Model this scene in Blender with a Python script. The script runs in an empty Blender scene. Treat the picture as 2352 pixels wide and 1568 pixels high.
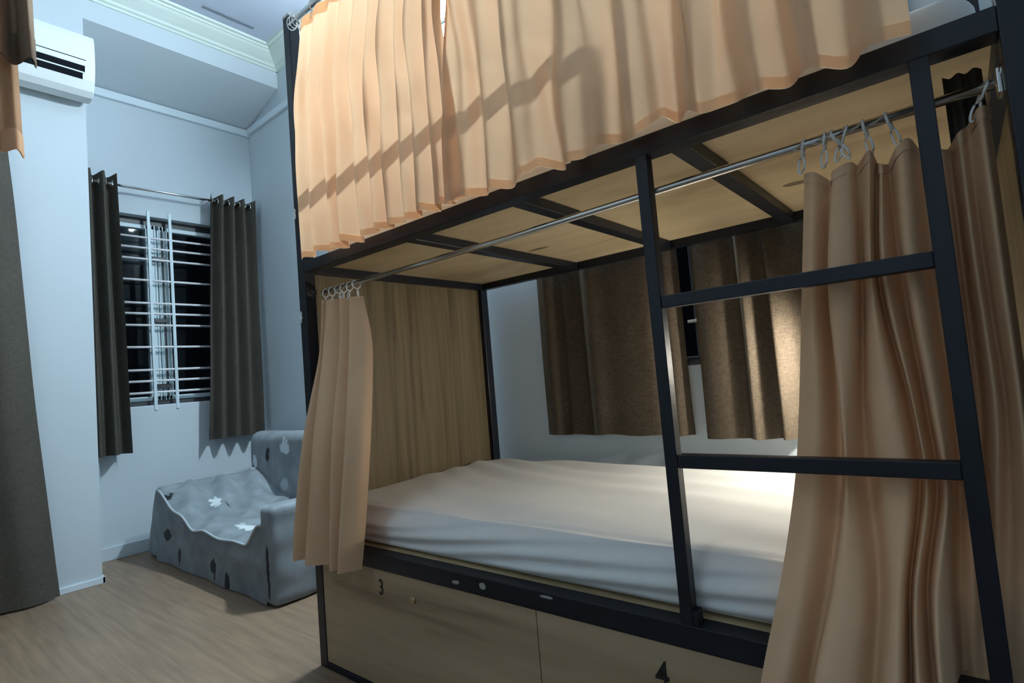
import bpy, bmesh, math, random
import numpy as np
from mathutils import Vector, Matrix

# ------------------------------------------------------------------ camera, world, exposure
SC = bpy.context.scene
COL = SC.collection
cam_d = bpy.data.cameras.new('camera')
cam = bpy.data.objects.new('camera', cam_d)
COL.objects.link(cam)
cam_d.sensor_width = 36.0
cam_d.sensor_fit = 'HORIZONTAL'
cam_d.lens = 1262.12 * 36.0 / 2352.0
cam_d.clip_start = 0.02
_r = Vector((0.7677564, 0.6353122, -0.0832377))
_u = Vector((0.1041020, 0.0045011, 0.9945564))
_f = Vector((-0.6322285, 0.7722423, 0.0626815))
cam.matrix_world = Matrix(((_r.x, _u.x, -_f.x, 1.9128), (_r.y, _u.y, -_f.y, -1.0924),
                           (_r.z, _u.z, -_f.z, 0.9844), (0, 0, 0, 1)))
SC.camera = cam
vs = SC.view_settings
vs.view_transform = 'Standard'
vs.look = 'None'
vs.gamma = 1.0
vs.use_curve_mapping = False
vs.exposure = 0.0

world = bpy.data.worlds.new('night')
SC.world = world
world.use_nodes = True
world.node_tree.nodes['Background'].inputs[0].default_value = (0.05, 0.08, 0.12, 1)
world.node_tree.nodes['Background'].inputs[1].default_value = 0.02

COOL = (0.71, 0.89, 1.0)
TUBE_STRENGTH = 1600.0
CEIL_LAMP_STRENGTH = 27.0
READING_LAMP_STRENGTH = 760.0

# room numbers (metres; the bed's front left foot stands at the origin)
YB = 1.085       # back wall
XW = -2.55       # window wall at the end of the alcove
XL = -2.03       # left wall beside the alcove
YA = -0.155      # where the alcove begins
ZC = 3.63        # ceiling
XR, YF = 3.1, -3.2
L, PW = 2.045, 0.045   # bed length, post width
YI, YO = 0.985, 1.02   # inner and outer face of the rear rails
ZU0, ZU1 = 1.435, 1.475
ZL0, ZL1 = 0.400, 0.448


# ------------------------------------------------------------------ materials
def new_mat(name):
    m = bpy.data.materials.new(name)
    m.use_nodes = True
    nt = m.node_tree
    return m, nt, nt.nodes['Principled BSDF']


def plain(name, col, rough=0.6, metal=0.0, spec=0.5, bump=0.0, bscale=60.0, var=0.0, vscale=3.0):
    m, nt, b = new_mat(name)
    b.inputs['Base Color'].default_value = (*col, 1)
    b.inputs['Roughness'].default_value = rough
    b.inputs['Metallic'].default_value = metal
    b.inputs['Specular IOR Level'].default_value = spec
    tc = nt.nodes.new('ShaderNodeTexCoord')
    if var:
        n = nt.nodes.new('ShaderNodeTexNoise')
        n.inputs['Scale'].default_value = vscale
        n.inputs['Detail'].default_value = 5
        nt.links.new(tc.outputs['Object'], n.inputs['Vector'])
        r = nt.nodes.new('ShaderNodeValToRGB')
        r.color_ramp.elements[0].position = 0.3
        r.color_ramp.elements[1].position = 0.7
        r.color_ramp.elements[0].color = (*[c * (1 - var) for c in col], 1)
        r.color_ramp.elements[1].color = (*[min(1, c * (1 + var)) for c in col], 1)
        nt.links.new(n.outputs['Fac'], r.inputs['Fac'])
        nt.links.new(r.outputs['Color'], b.inputs['Base Color'])
    if bump:
        n2 = nt.nodes.new('ShaderNodeTexNoise')
        n2.inputs['Scale'].default_value = bscale
        n2.inputs['Detail'].default_value = 4
        nt.links.new(tc.outputs['Object'], n2.inputs['Vector'])
        bp = nt.nodes.new('ShaderNodeBump')
        bp.inputs['Strength'].default_value = bump
        bp.inputs['Distance'].default_value = 0.004
        nt.links.new(n2.outputs['Fac'], bp.inputs['Height'])
        nt.links.new(bp.outputs['Normal'], b.inputs['Normal'])
    return m


def wood(name, dark, mid, light, scale, rough=0.5, streak=0.5, knots=None):
    """scale = (x, y, z) noise scale: small along the grain, large across it"""
    m, nt, b = new_mat(name)
    tc = nt.nodes.new('ShaderNodeTexCoord')
    mp = nt.nodes.new('ShaderNodeMapping')
    mp.inputs['Scale'].default_value = scale
    nt.links.new(tc.outputs['Object'], mp.inputs['Vector'])
    n = nt.nodes.new('ShaderNodeTexNoise')
    n.inputs['Scale'].default_value = 1.0
    n.inputs['Detail'].default_value = 6
    n.inputs['Distortion'].default_value = 0.6
    nt.links.new(mp.outputs['Vector'], n.inputs['Vector'])
    mp2 = nt.nodes.new('ShaderNodeMapping')
    mp2.inputs['Scale'].default_value = tuple(s * 0.35 for s in scale)
    nt.links.new(tc.outputs['Object'], mp2.inputs['Vector'])
    n2 = nt.nodes.new('ShaderNodeTexNoise')
    n2.inputs['Scale'].default_value = 1.0
    n2.inputs['Detail'].default_value = 3
    nt.links.new(mp2.outputs['Vector'], n2.inputs['Vector'])
    mx = nt.nodes.new('ShaderNodeMath')
    mx.operation = 'MULTIPLY_ADD'
    mx.inputs[1].default_value = streak
    nt.links.new(n.outputs['Fac'], mx.inputs[0])
    m3 = nt.nodes.new('ShaderNodeMath')
    m3.operation = 'MULTIPLY'
    m3.inputs[1].default_value = 1 - streak
    nt.links.new(n2.outputs['Fac'], m3.inputs[0])
    nt.links.new(m3.outputs[0], mx.inputs[2])
    r = nt.nodes.new('ShaderNodeValToRGB')
    r.color_ramp.elements[0].position = 0.34
    r.color_ramp.elements[1].position = 0.62
    r.color_ramp.elements[0].color = (*dark, 1)
    r.color_ramp.elements[1].color = (*light, 1)
    e = r.color_ramp.elements.new(0.45)
    e.color = (*mid, 1)
    nt.links.new(mx.outputs[0], r.inputs['Fac'])
    out = r.outputs['Color']
    for (p, rx, ry, rz) in (knots or []):
        out = spot(nt, tc, out, p, (rx, ry, rz), tuple(c * 0.45 for c in dark), 0.35)
    nt.links.new(out, b.inputs['Base Color'])
    b.inputs['Roughness'].default_value = rough
    return m


def spot(nt, tc, col_in, centre, radii, col, wob=0.4, power=14.0):
    """mix a small mark of its own colour, wobbly at the edge, over a base colour (object space)"""
    v = nt.nodes.new('ShaderNodeVectorMath'); v.operation = 'SUBTRACT'
    v.inputs[1].default_value = centre
    nt.links.new(tc.outputs['Object'], v.inputs[0])
    d = nt.nodes.new('ShaderNodeVectorMath'); d.operation = 'DIVIDE'
    d.inputs[1].default_value = radii
    nt.links.new(v.outputs[0], d.inputs[0])
    l = nt.nodes.new('ShaderNodeVectorMath'); l.operation = 'LENGTH'
    nt.links.new(d.outputs[0], l.inputs[0])
    n = nt.nodes.new('ShaderNodeTexNoise')
    n.inputs['Scale'].default_value = power
    nt.links.new(tc.outputs['Object'], n.inputs['Vector'])
    a = nt.nodes.new('ShaderNodeMath'); a.operation = 'MULTIPLY_ADD'
    a.inputs[1].default_value = wob * 4
    nt.links.new(n.outputs['Fac'], a.inputs[0])
    nt.links.new(l.outputs['Value'], a.inputs[2])
    mr = nt.nodes.new('ShaderNodeMapRange')
    mr.inputs['From Min'].default_value = 0.92 + wob * 2
    mr.inputs['From Max'].default_value = 1.12 + wob * 2
    mr.inputs['To Min'].default_value = 1
    mr.inputs['To Max'].default_value = 0
    nt.links.new(a.outputs[0], mr.inputs['Value'])
    mix = nt.nodes.new('ShaderNodeMix'); mix.data_type = 'RGBA'
    nt.links.new(mr.outputs['Result'], mix.inputs['Factor'])
    nt.links.new(col_in, mix.inputs['A'])
    mix.inputs['B'].default_value = (*col, 1)
    return mix.outputs['Result']


def cloth_mat(name, col, trans=0.0, weave=0.0, wscale=(260, 260, 260), rough=0.85, var=0.06, sheen=0.0):
    m, nt, b = new_mat(name)
    tc = nt.nodes.new('ShaderNodeTexCoord')
    n = nt.nodes.new('ShaderNodeTexNoise')
    n.inputs['Scale'].default_value = 7
    n.inputs['Detail'].default_value = 4
    nt.links.new(tc.outputs['Object'], n.inputs['Vector'])
    r = nt.nodes.new('ShaderNodeValToRGB')
    r.color_ramp.elements[0].position = 0.3
    r.color_ramp.elements[1].position = 0.7
    r.color_ramp.elements[0].color = (*[c * (1 - var) for c in col], 1)
    r.color_ramp.elements[1].color = (*[c * (1 + var) for c in col], 1)
    nt.links.new(n.outputs['Fac'], r.inputs['Fac'])
    out = r.outputs['Color']
    if weave:
        fac = []
        for sc in ((wscale[0], wscale[1], wscale[2] * 0.12), (wscale[0] * 0.12, wscale[1] * 0.12, wscale[2])):
            mp = nt.nodes.new('ShaderNodeMapping')
            mp.inputs['Scale'].default_value = sc
            nt.links.new(tc.outputs['Object'], mp.inputs['Vector'])
            nn = nt.nodes.new('ShaderNodeTexNoise')
            nn.inputs['Scale'].default_value = 1
            nn.inputs['Detail'].default_value = 2
            nt.links.new(mp.outputs['Vector'], nn.inputs['Vector'])
            fac.append(nn.outputs['Fac'])
        ad = nt.nodes.new('ShaderNodeMath'); ad.operation = 'ADD'
        nt.links.new(fac[0], ad.inputs[0]); nt.links.new(fac[1], ad.inputs[1])
        mr = nt.nodes.new('ShaderNodeMapRange')
        mr.inputs['From Min'].default_value = 0.7
        mr.inputs['From Max'].default_value = 1.3
        mr.inputs['To Min'].default_value = 1 - weave
        mr.inputs['To Max'].default_value = 1 + weave
        nt.links.new(ad.outputs[0], mr.inputs['Value'])
        mul = nt.nodes.new('ShaderNodeVectorMath'); mul.operation = 'SCALE'
        nt.links.new(out, mul.inputs[0]); nt.links.new(mr.outputs['Result'], mul.inputs['Scale'])
        out = mul.outputs[0]
        bp = nt.nodes.new('ShaderNodeBump')
        bp.inputs['Strength'].default_value = 0.35
        bp.inputs['Distance'].default_value = 0.001
        nt.links.new(ad.outputs[0], bp.inputs['Height'])
        nt.links.new(bp.outputs['Normal'], b.inputs['Normal'])
    nt.links.new(out, b.inputs['Base Color'])
    b.inputs['Roughness'].default_value = rough
    b.inputs['Specular IOR Level'].default_value = 0.15
    b.inputs['Sheen Weight'].default_value = sheen
    if trans:
        t = nt.nodes.new('ShaderNodeBsdfTranslucent')
        nt.links.new(out, t.inputs['Color'])
        mx = nt.nodes.new('ShaderNodeMixShader')
        mx.inputs[0].default_value = trans
        nt.links.new(b.outputs[0], mx.inputs[1]); nt.links.new(t.outputs[0], mx.inputs[2])
        nt.links.new(mx.outputs[0], nt.nodes['Material Output'].inputs['Surface'])
    return m


def emit(name, col, s):
    m, nt, b = new_mat(name)
    b.inputs['Base Color'].default_value = (0.8, 0.8, 0.8, 1)
    b.inputs['Emission Color'].default_value = (*col, 1)
    b.inputs['Emission Strength'].default_value = s
    return m


def floor_mat():
    m, nt, b = new_mat('laminate_floor')
    tc = nt.nodes.new('ShaderNodeTexCoord')
    br = nt.nodes.new('ShaderNodeTexBrick')
    br.offset = 0.37
    br.inputs['Scale'].default_value = 1
    br.inputs['Brick Width'].default_value = 1.2
    br.inputs['Row Height'].default_value = 0.19
    br.inputs['Mortar Size'].default_value = 0.0012
    br.inputs['Mortar Smooth'].default_value = 0.6
    br.inputs['Bias'].default_value = 0
    br.inputs['Color1'].default_value = (0.235, 0.155, 0.10, 1)
    br.inputs['Color2'].default_value = (0.28, 0.19, 0.125, 1)
    br.inputs['Mortar'].default_value = (0.24, 0.18, 0.13, 1)
    nt.links.new(tc.outputs['Object'], br.inputs['Vector'])
    mp = nt.nodes.new('ShaderNodeMapping'); mp.inputs['Scale'].default_value = (2.6, 40, 1)
    nt.links.new(tc.outputs['Object'], mp.inputs['Vector'])
    n = nt.nodes.new('ShaderNodeTexNoise'); n.inputs['Scale'].default_value = 1
    n.inputs['Detail'].default_value = 7; n.inputs['Distortion'].default_value = 0.25
    nt.links.new(mp.outputs['Vector'], n.inputs['Vector'])
    mr = nt.nodes.new('ShaderNodeMapRange')
    mr.inputs['From Min'].default_value = 0.3; mr.inputs['From Max'].default_value = 0.7
    mr.inputs['To Min'].default_value = 0.74; mr.inputs['To Max'].default_value = 1.18
    nt.links.new(n.outputs['Fac'], mr.inputs['Value'])
    mul = nt.nodes.new('ShaderNodeVectorMath'); mul.operation = 'SCALE'
    nt.links.new(br.outputs['Color'], mul.inputs[0]); nt.links.new(mr.outputs['Result'], mul.inputs['Scale'])
    nt.links.new(mul.outputs[0], b.inputs['Base Color'])
    b.inputs['Roughness'].default_value = 0.42
    b.inputs['Specular IOR Level'].default_value = 0.35
    return m


M = {}
M['wall'] = plain('wall_paint', (0.61, 0.675, 0.715), 0.85, spec=0.25, bump=0.10, bscale=35, var=0.02, vscale=1.2)
M['ceiling'] = plain('ceiling_paint', (0.55, 0.60, 0.70), 0.9, spec=0.2, var=0.02)
M['cornice'] = plain('cornice_paint', (0.72, 0.80, 0.74), 0.6, var=0.02)
M['trim'] = plain('white_trim', (0.74, 0.83, 0.88), 0.5, var=0.02)
M['floor'] = floor_mat()
M['steel'] = plain('black_painted_steel', (0.007, 0.009, 0.016), 0.42, spec=0.42, bump=0.08, bscale=90, var=0.25, vscale=9)
M['chip'] = plain('bare_scraped_paint', (0.36, 0.35, 0.33), 0.7)
M['chrome'] = plain('brushed_chrome', (0.75, 0.74, 0.72), 0.22, metal=1.0)
M['ply'] = wood('pale_plywood', (0.42, 0.31, 0.17), (0.56, 0.43, 0.25), (0.66, 0.52, 0.32), (3.5, 9, 9), 0.6, 0.45,
                knots=[((0.68, 0.617, 1.466), 0.05, 0.014, 0.05), ((1.592, 0.64, 1.466), 0.03, 0.018, 0.05)])
M['endwood'] = wood('brown_end_panel', (0.105, 0.076, 0.038), (0.165, 0.122, 0.064), (0.235, 0.18, 0.10), (55, 55, 2.2), 0.55, 0.5)
M['drawer'] = wood('light_oak_drawer', (0.19, 0.12, 0.066), (0.41, 0.285, 0.17), (0.50, 0.365, 0.23), (1.2, 15, 15), 0.5, 0.5)
M['sheet'] = cloth_mat('cream_bed_sheet', (0.88, 0.88, 0.86), 0, var=0.02, rough=0.8)
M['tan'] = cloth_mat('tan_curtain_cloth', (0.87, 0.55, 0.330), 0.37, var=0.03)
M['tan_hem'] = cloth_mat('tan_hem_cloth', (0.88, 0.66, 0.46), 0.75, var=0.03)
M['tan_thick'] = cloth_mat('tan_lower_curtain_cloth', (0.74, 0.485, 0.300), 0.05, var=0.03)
M['brown'] = cloth_mat('brown_linen', (0.088, 0.068, 0.048), 0.03, weave=0.35, wscale=(420, 420, 420))
M['grey'] = cloth_mat('charcoal_linen', (0.082, 0.073, 0.060), 0.02, weave=0.2, wscale=(300, 300, 300))
M['brown_plain'] = cloth_mat('mocha_curtain_cloth', (0.22, 0.15, 0.10), 0.10, var=0.05)
M['plastic'] = plain('clear_plastic_ring', (0.86, 0.86, 0.84), 0.25)
M['white'] = plain('white_plastic', (0.80, 0.84, 0.86), 0.4, var=0.01)
M['dark'] = plain('dark_slot', (0.004, 0.005, 0.007), 0.8, spec=0.1)
M['black_ink'] = plain('black_ink', (0.015, 0.012, 0.01), 0.6)
M['brass'] = plain('brass_lock', (0.62, 0.50, 0.30), 0.35, metal=0.8)
M['frame'] = plain('pale_painted_steel', (0.66, 0.78, 0.82), 0.45, var=0.05)
M['bar'] = plain('bright_steel_bar', (0.88, 0.86, 0.88), 0.35)
M['dark_frame'] = plain('dark_window_frame', (0.06, 0.062, 0.066), 0.45)
M['tube'] = emit('cool_tube', COOL, TUBE_STRENGTH)
M['ceil_lamp'] = emit('cool_ceiling_lamp', (0.80, 0.93, 1.0), CEIL_LAMP_STRENGTH)
M['bulb'] = emit('warm_bulb', (1.0, 0.95, 0.83), READING_LAMP_STRENGTH)


def glass_mat():
    m, nt, b = new_mat('window_glass')
    b.inputs['Base Color'].default_value = (0.75, 0.85, 0.9, 1)
    b.inputs['Roughness'].default_value = 0.02
    b.inputs['Transmission Weight'].default_value = 1.0
    b.inputs['IOR'].default_value = 1.22
    return m


M['glass'] = glass_mat()


# ------------------------------------------------------------------ helpers
def link(name, me, mat, parent=None):
    o = bpy.data.objects.new(name, me)
    COL.objects.link(o)
    for m in (mat if isinstance(mat, (list, tuple)) else [mat]):
        me.materials.append(m)
    if parent is not None:
        o.parent = parent
    return o


def smooth(me, ang=None):
    for p in me.polygons:
        p.use_smooth = True


def tag(o, label, cat, group=None):
    o['label'] = label
    o['category'] = cat
    if group:
        o['group'] = group
    return o


def thing(name, label, cat, loc=(0, 0, 0), group=None):
    o = bpy.data.objects.new(name, None)
    COL.objects.link(o)
    o.location = loc
    return tag(o, label, cat, group)


def keep(o, parent):
    """parent while keeping the world coordinates the mesh was written in"""
    o.parent = parent
    o.location = tuple(-c for c in parent.location) if parent.parent is None else (0, 0, 0)
    return o


class MB:
    """collects boxes, tubes and grids in world coordinates, links them as one mesh"""
    def __init__(s):
        s.bm = bmesh.new()

    def box(s, x0, x1, y0, y1, z0, z1, bev=0.0, mi=0):
        vs_ = [s.bm.verts.new((x, y, z)) for x in (x0, x1) for y in (y0, y1) for z in (z0, z1)]
        idx = ((0, 1, 3, 2), (4, 6, 7, 5), (0, 4, 5, 1), (2, 3, 7, 6), (0, 2, 6, 4), (1, 5, 7, 3))
        fs = [s.bm.faces.new([vs_[i] for i in f]) for f in idx]
        for f in fs:
            f.material_index = mi
        if bev:
            es = list({e for f in fs for e in f.edges})
            r = bmesh.ops.bevel(s.bm, geom=es, offset=bev, segments=2, affect='EDGES', profile=0.5)
            for f in r['faces']:
                f.material_index = mi
        return s

    def tube(s, pts, r, n=12, cap=True, mi=0):
        pts = [Vector(p) for p in pts]
        rs = r if isinstance(r, (list, tuple)) else [r] * len(pts)
        rings = []
        for i, p in enumerate(pts):
            a = pts[max(i - 1, 0)]; b = pts[min(i + 1, len(pts) - 1)]
            d = (b - a).normalized()
            up = Vector((0, 0, 1)) if abs(d.z) < 0.9 else Vector((1, 0, 0))
            e1 = d.cross(up).normalized(); e2 = d.cross(e1)
            rings.append([s.bm.verts.new(p + (e1 * math.cos(t) + e2 * math.sin(t)) * rs[i])
                          for t in [2 * math.pi * k / n for k in range(n)]])
        for a, b in zip(rings, rings[1:]):
            for k in range(n):
                f = s.bm.faces.new((a[k], a[(k + 1) % n], b[(k + 1) % n], b[k])); f.smooth = True; f.material_index = mi
        if cap:
            for rg in (rings[0], rings[-1]):
                f = s.bm.faces.new(rg); f.material_index = mi
        return s

    def grid(s, P, mi=0):
        vv = [[s.bm.verts.new(p) for p in row] for row in P]
        for a, b in zip(vv, vv[1:]):
            for k in range(len(a) - 1):
                f = s.bm.faces.new((a[k], a[k + 1], b[k + 1], b[k])); f.smooth = True; f.material_index = mi
        return s

    def prism(s, prof, axis, a, b, mi=0):
        """closed profile of 2-D points swept along an axis"""
        def P(t, q):
            return {'x': (t, q[0], q[1]), 'y': (q[0], t, q[1]), 'z': (q[0], q[1], t)}[axis]
        A = [s.bm.verts.new(P(a, q)) for q in prof]; B = [s.bm.verts.new(P(b, q)) for q in prof]
        n = len(prof)
        for k in range(n):
            s.bm.faces.new((A[k], A[(k + 1) % n], B[(k + 1) % n], B[k])).material_index = mi
        s.bm.faces.new(A[::-1]).material_index = mi; s.bm.faces.new(B).material_index = mi
        return s

    def build(s, name, mat, parent=None):
        bmesh.ops.recalc_face_normals(s.bm, faces=s.bm.faces)
        me = bpy.data.meshes.new(name)
        s.bm.to_mesh(me); s.bm.free()
        o = link(name, me, mat)
        if parent is not None:
            keep_world(o, parent)
        return o


def world_loc(o):
    v = Vector(o.location)
    while o.parent:
        o = o.parent
        v += Vector(o.location)
    return v


def keep_world(o, parent):
    w = Vector((0, 0, 0))
    p = parent
    while p:
        w += Vector(p.location); p = p.parent
    o.parent = parent
    o.location = Vector(o.location) - w
    return o


def structure(name, mb, mat, parent=None):
    o = mb.build(name, mat, parent)
    if parent is None:
        o['kind'] = 'structure'
    return o


def cr(P, m):
    """Catmull-Rom through the rows of P (n, ...), m samples per span"""
    P = np.asarray(P, float)
    E = np.concatenate([[2 * P[0] - P[1]], P, [2 * P[-1] - P[-2]]])
    out = []
    for i in range(1, len(E) - 2):
        a, b, c, d = E[i - 1], E[i], E[i + 1], E[i + 2]
        for k in range(m):
            t = k / m
            out.append(0.5 * (2 * b + (c - a) * t + (2 * a - 5 * b + 4 * c - d) * t * t + (3 * b - a - 3 * c + d) * t ** 3))
    out.append(E[-2])
    return np.array(out)


def surf(rows, mu=5, mv=6):
    """rows[k][i] = (x, y, z): a smooth surface through all control points"""
    A = cr(np.array(rows, float), mv)
    return cr(A.transpose(1, 0, 2), mu).transpose(1, 0, 2)


def cloth(name, rows, mat, parent, mu=5, mv=6, ripple=0.0, seed=0):
    G = surf(rows, mu, mv)
    if ripple:
        rnd = np.random.RandomState(seed)
        nv, nu = G.shape[:2]
        V = np.linspace(0, 1, nv)[:, None]; U = np.linspace(0, 1, nu)[None, :]
        for _ in range(7):
            fu, fv, ph = rnd.uniform(3, 14), rnd.uniform(0.3, 2.4), rnd.uniform(0, 6.28)
            G[:, :, 1] += ripple * 0.4 * np.sin(6.28 * (fu * U + fv * V) + ph) * (0.3 + V)
    mb = MB().grid([[tuple(p) for p in r] for r in G])
    return mb.build(name, mat, parent), G


def hem_band(name, G, i0, i1, off, mat, parent, sides=(1, -1)):
    """a doubled strip of cloth along rows i0..i1 of a curtain surface, on both faces"""
    S = G[i0:i1 + 1]
    du = np.gradient(S, axis=1); dv = np.gradient(S, axis=0)
    n = np.cross(du, dv); n /= (np.linalg.norm(n, axis=2, keepdims=True) + 1e-9)
    mb = MB()
    for s in sides:
        mb.grid([[tuple(p) for p in r] for r in (S + n * off * s)])
    return mb.build(name, mat, parent)


def make_ring(rod_r=0.008):
    """clear plastic curtain ring with its small hanging clip; hangs in the y-z plane, rod runs along x"""
    mb = MB()
    pts = [(0, 0.015 * math.sin(t), -0.006 + 0.016 * math.cos(t)) for t in [2 * math.pi * k / 16 for k in range(17)]]
    mb.tube(pts, 0.0026, 6, False)
    pts = [(0.005 * math.sin(t), 0.0, -0.038 + 0.017 * math.cos(t)) for t in [2 * math.pi * k / 12 for k in range(13)]]
    mb.tube(pts, 0.0022, 6, False)
    me_o = mb.build('ring', M['plastic'])
    return me_o


RING = make_ring()
_ring_used = [False]


def add_ring(parent, x, y, z, tilt=0.0):
    if not _ring_used[0]:
        r = RING; _ring_used[0] = True
    else:
        r = RING.copy(); COL.objects.link(r); r.name = 'ring'
    r.parent = None
    r.location = (x, y, z); r.rotation_euler = (0, tilt, tilt * 0.6)
    keep_world(r, parent)
    return r


def text_part(name, body, size, mat, parent, loc, rot, width=1.0, ext=0.001):
    c = bpy.data.curves.new(name, 'FONT')
    c.body = body; c.size = size; c.extrude = ext; c.align_x = 'CENTER'; c.align_y = 'CENTER'
    c.offset = 0.0006
    t = bpy.data.objects.new(name + '_src', c)
    COL.objects.link(t)
    dg = bpy.context.evaluated_depsgraph_get(); dg.update()
    me = bpy.data.meshes.new_from_object(t.evaluated_get(dg))
    me.transform(Matrix.Translation(loc) @ Matrix.Rotation(rot[2], 4, 'Z') @ Matrix.Rotation(rot[0], 4, 'X') @ Matrix.Diagonal((width, 1, 1, 1)))
    bpy.data.objects.remove(t); bpy.data.curves.remove(c)
    me.materials.clear()
    o = link(name, me, mat)
    keep_world(o, parent)
    return o


# ------------------------------------------------------------------ the room
T = 0.2
structure('floor', MB().box(XW - T, XR + T, YF - T, YB + T, -0.1, 0), M['floor'])
structure('ceiling', MB().box(XW - T, XR + T, YF - T, YB + T, ZC, ZC + 0.15), M['ceiling'])
# back wall with the opening of the window behind the bed
BX0, BX1, BZ0, BZ1 = 0.50, 1.72, 0.968, 2.05
structure('wall_back', MB().box(XW - T, BX0, YB, YB + T, 0, ZC).box(BX1, XR + T, YB, YB + T, 0, ZC)
          .box(BX0, BX1, YB, YB + T, 0, BZ0).box(BX0, BX1, YB, YB + T, BZ1, ZC), M['wall'])
# window wall at the end of the alcove
WY0, WY1, WZ0, WZ1 = 0.03, 0.93, 0.985, 2.36
structure('wall_window', MB().box(XW - T, XW, YA - 0.3, WY0, 0, ZC).box(XW - T, XW, WY1, YB, 0, ZC)
          .box(XW - T, XW, WY0, WY1, 0, WZ0).box(XW - T, XW, WY0, WY1, WZ1, ZC), M['wall'])
structure('wall_left', MB().box(XW, XL, YF, YA, 0, ZC), M['wall'])
structure('wall_right', MB().box(XR, XR + T, YF - T, YB, 0, ZC), M['wall'])
structure('wall_front', MB().box(XW - T, XR, YF - T, YF, 0, ZC), M['wall'])
# dropped soffit of the alcove: its face carries on the left wall, its underside slopes to the window wall
structure('wall_beam', MB().prism([(XL, 3.385), (XL, ZC), (XW, ZC), (XW, 3.225)], 'y', YA, YB), M['wall'])
structure('trim_1', MB().box(XW, XW + 0.025, YA, YB, 3.165, 3.222, 0.004), M['trim'])
structure('trim_2', MB().box(XW + 0.025, XR, YB - 0.025, YB, 3.18, 3.232, 0.004), M['trim'])


def cornice_profile(x, s):
    z = [(0, 3.515), (0.012, 3.515), (0.012, 3.53), (0.03, 3.535), (0.034, 3.55), (0.06, 3.565), (0.10, 3.59),
         (0.115, 3.605), (0.125, 3.603), (0.128, 3.615), (0.150, 3.617), (0.155, ZC), (0, ZC)]
    return [(x + s * a, b) for a, b in z]


structure('trim_3', MB().prism(cornice_profile(XL, 1), 'y', YF, YB), M['cornice'])
structure('trim_4', MB().prism(cornice_profile(YB, -1), 'x', XL, XR), M['cornice'])
structure('baseboard_left', MB().box(XL, XL + 0.012, YF, YA + 0.012, 0, 0.035, 0.002).box(XW, XL + 0.012, YA, YA + 0.012, 0, 0.035), M['trim'])
structure('baseboard_window', MB().box(XW, XW + 0.014, YA + 0.012, YB, 0, 0.085, 0.003), M['wall'])
structure('baseboard_back', MB().box(XW + 0.014, XR, YB - 0.014, YB, 0, 0.085, 0.003), M['wall'])

# window in the alcove -------------------------------------------------
w1 = bpy.data.objects.new('window_1', None); COL.objects.link(w1); w1.location = (XW, (WY0 + WY1) / 2, WZ0)
w1['kind'] = 'structure'
mb = MB()
fx0, fx1 = XW - 0.13, XW - 0.07
mb.box(fx0, fx1, WY0, WY0 + 0.045, WZ0, WZ1, 0.004).box(fx0, fx1, WY1 - 0.045, WY1, WZ0, WZ1, 0.004)
mb.box(fx0, fx1, WY0, WY1, WZ1 - 0.05, WZ1, 0.004).box(fx0, fx1, WY0, WY1, WZ0, WZ0 + 0.04, 0.004)
mb.build('window_frame', M['dark_frame'], w1)
yc = 0.385
for nm, a, b in (('sash', WY0 + 0.045, yc - 0.004), ('sash', yc + 0.004, WY1 - 0.045)):
    mb = MB()
    sx0, sx1 = XW - 0.11, XW - 0.062
    lo, hi = WZ0 + 0.04, WZ1 - 0.05
    near_c = (b > 0.5)
    wa, wb = (0.068, 0.05) if near_c else (0.05, 0.068)
    mb.box(sx0, sx1, a, a + (wa if near_c else 0.035), lo, hi, 0.003)
    mb.box(sx0, sx1, b - (0.035 if near_c else wb), b, lo, hi, 0.003)
    mb.box(sx0, sx1, a, b, lo, lo + 0.03, 0.003).box(sx0, sx1, a, b, hi - 0.03, hi, 0.003)
    for q in (0.012, 0.034, 0.056):      # ribs of the meeting stile
        yy = (a + q) if near_c else (b - q)
        mb.box(sx1, sx1 + 0.008, yy - 0.003, yy + 0.003, lo, hi)
    s = mb.build('sash', M['frame'], w1)
    MB().box(XW - 0.09, XW - 0.086, a + 0.03, b - 0.03, lo + 0.02, hi - 0.02).build('pane', M['glass'], s)
mb = MB()
for z in (2.06, 1.60, 1.125):
    mb.box(XW - 0.054, XW - 0.03, yc - 0.045, yc + 0.045, z - 0.014, z + 0.014, 0.003)
mb.tube([(XW - 0.045, yc + 0.03, WZ0 + 0.06), (XW - 0.045, yc + 0.03, WZ1 - 0.08)], 0.006, 8)
mb.build('bolt_lock', M['dark_frame'], w1)
# the grille: flat uprights and round cross bars in groups of three
mb = MB()
for y in (0.315, 0.455):
    mb.box(XW - 0.006, XW + 0.008, y - 0.010, y + 0.010, 0.955, 2.40, 0.002)
zb = [2.20, 2.123, 2.042, 1.888, 1.722, 1.646, 1.562, 1.405, 1.242, 1.163, 1.081]
mb.build('grille_upright', M['frame'], w1)
mb = MB()
for z in zb:
    mb.tube([(XW - 0.004, WY0, z), (XW - 0.004, WY1, z)], 0.0085, 8)
mb.build('grille_bars', M['bar'], w1)
mb = MB().box(XW - T - 0.02, XW - T + 0.01, WY0 - 0.05, WY1 + 0.05, WZ0 - 0.05, WZ0)
mb.box(XW - 0.14, XW - 0.002, WY0, WY1, WZ0 - 0.004, WZ0 + 0.006)
mb.build('window_sill', M['trim'], w1)
# pale boxes added outside for the pale patch at the top of the left pane
o = structure('outside_pale_boxes', MB().box(XW - 0.75, XW - 0.55, -0.6, 0.55, 2.25, 2.62).box(XW - 0.75, XW - 0.6, -0.6, 0.55, 2.16, 2.20), M['wall'])

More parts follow.
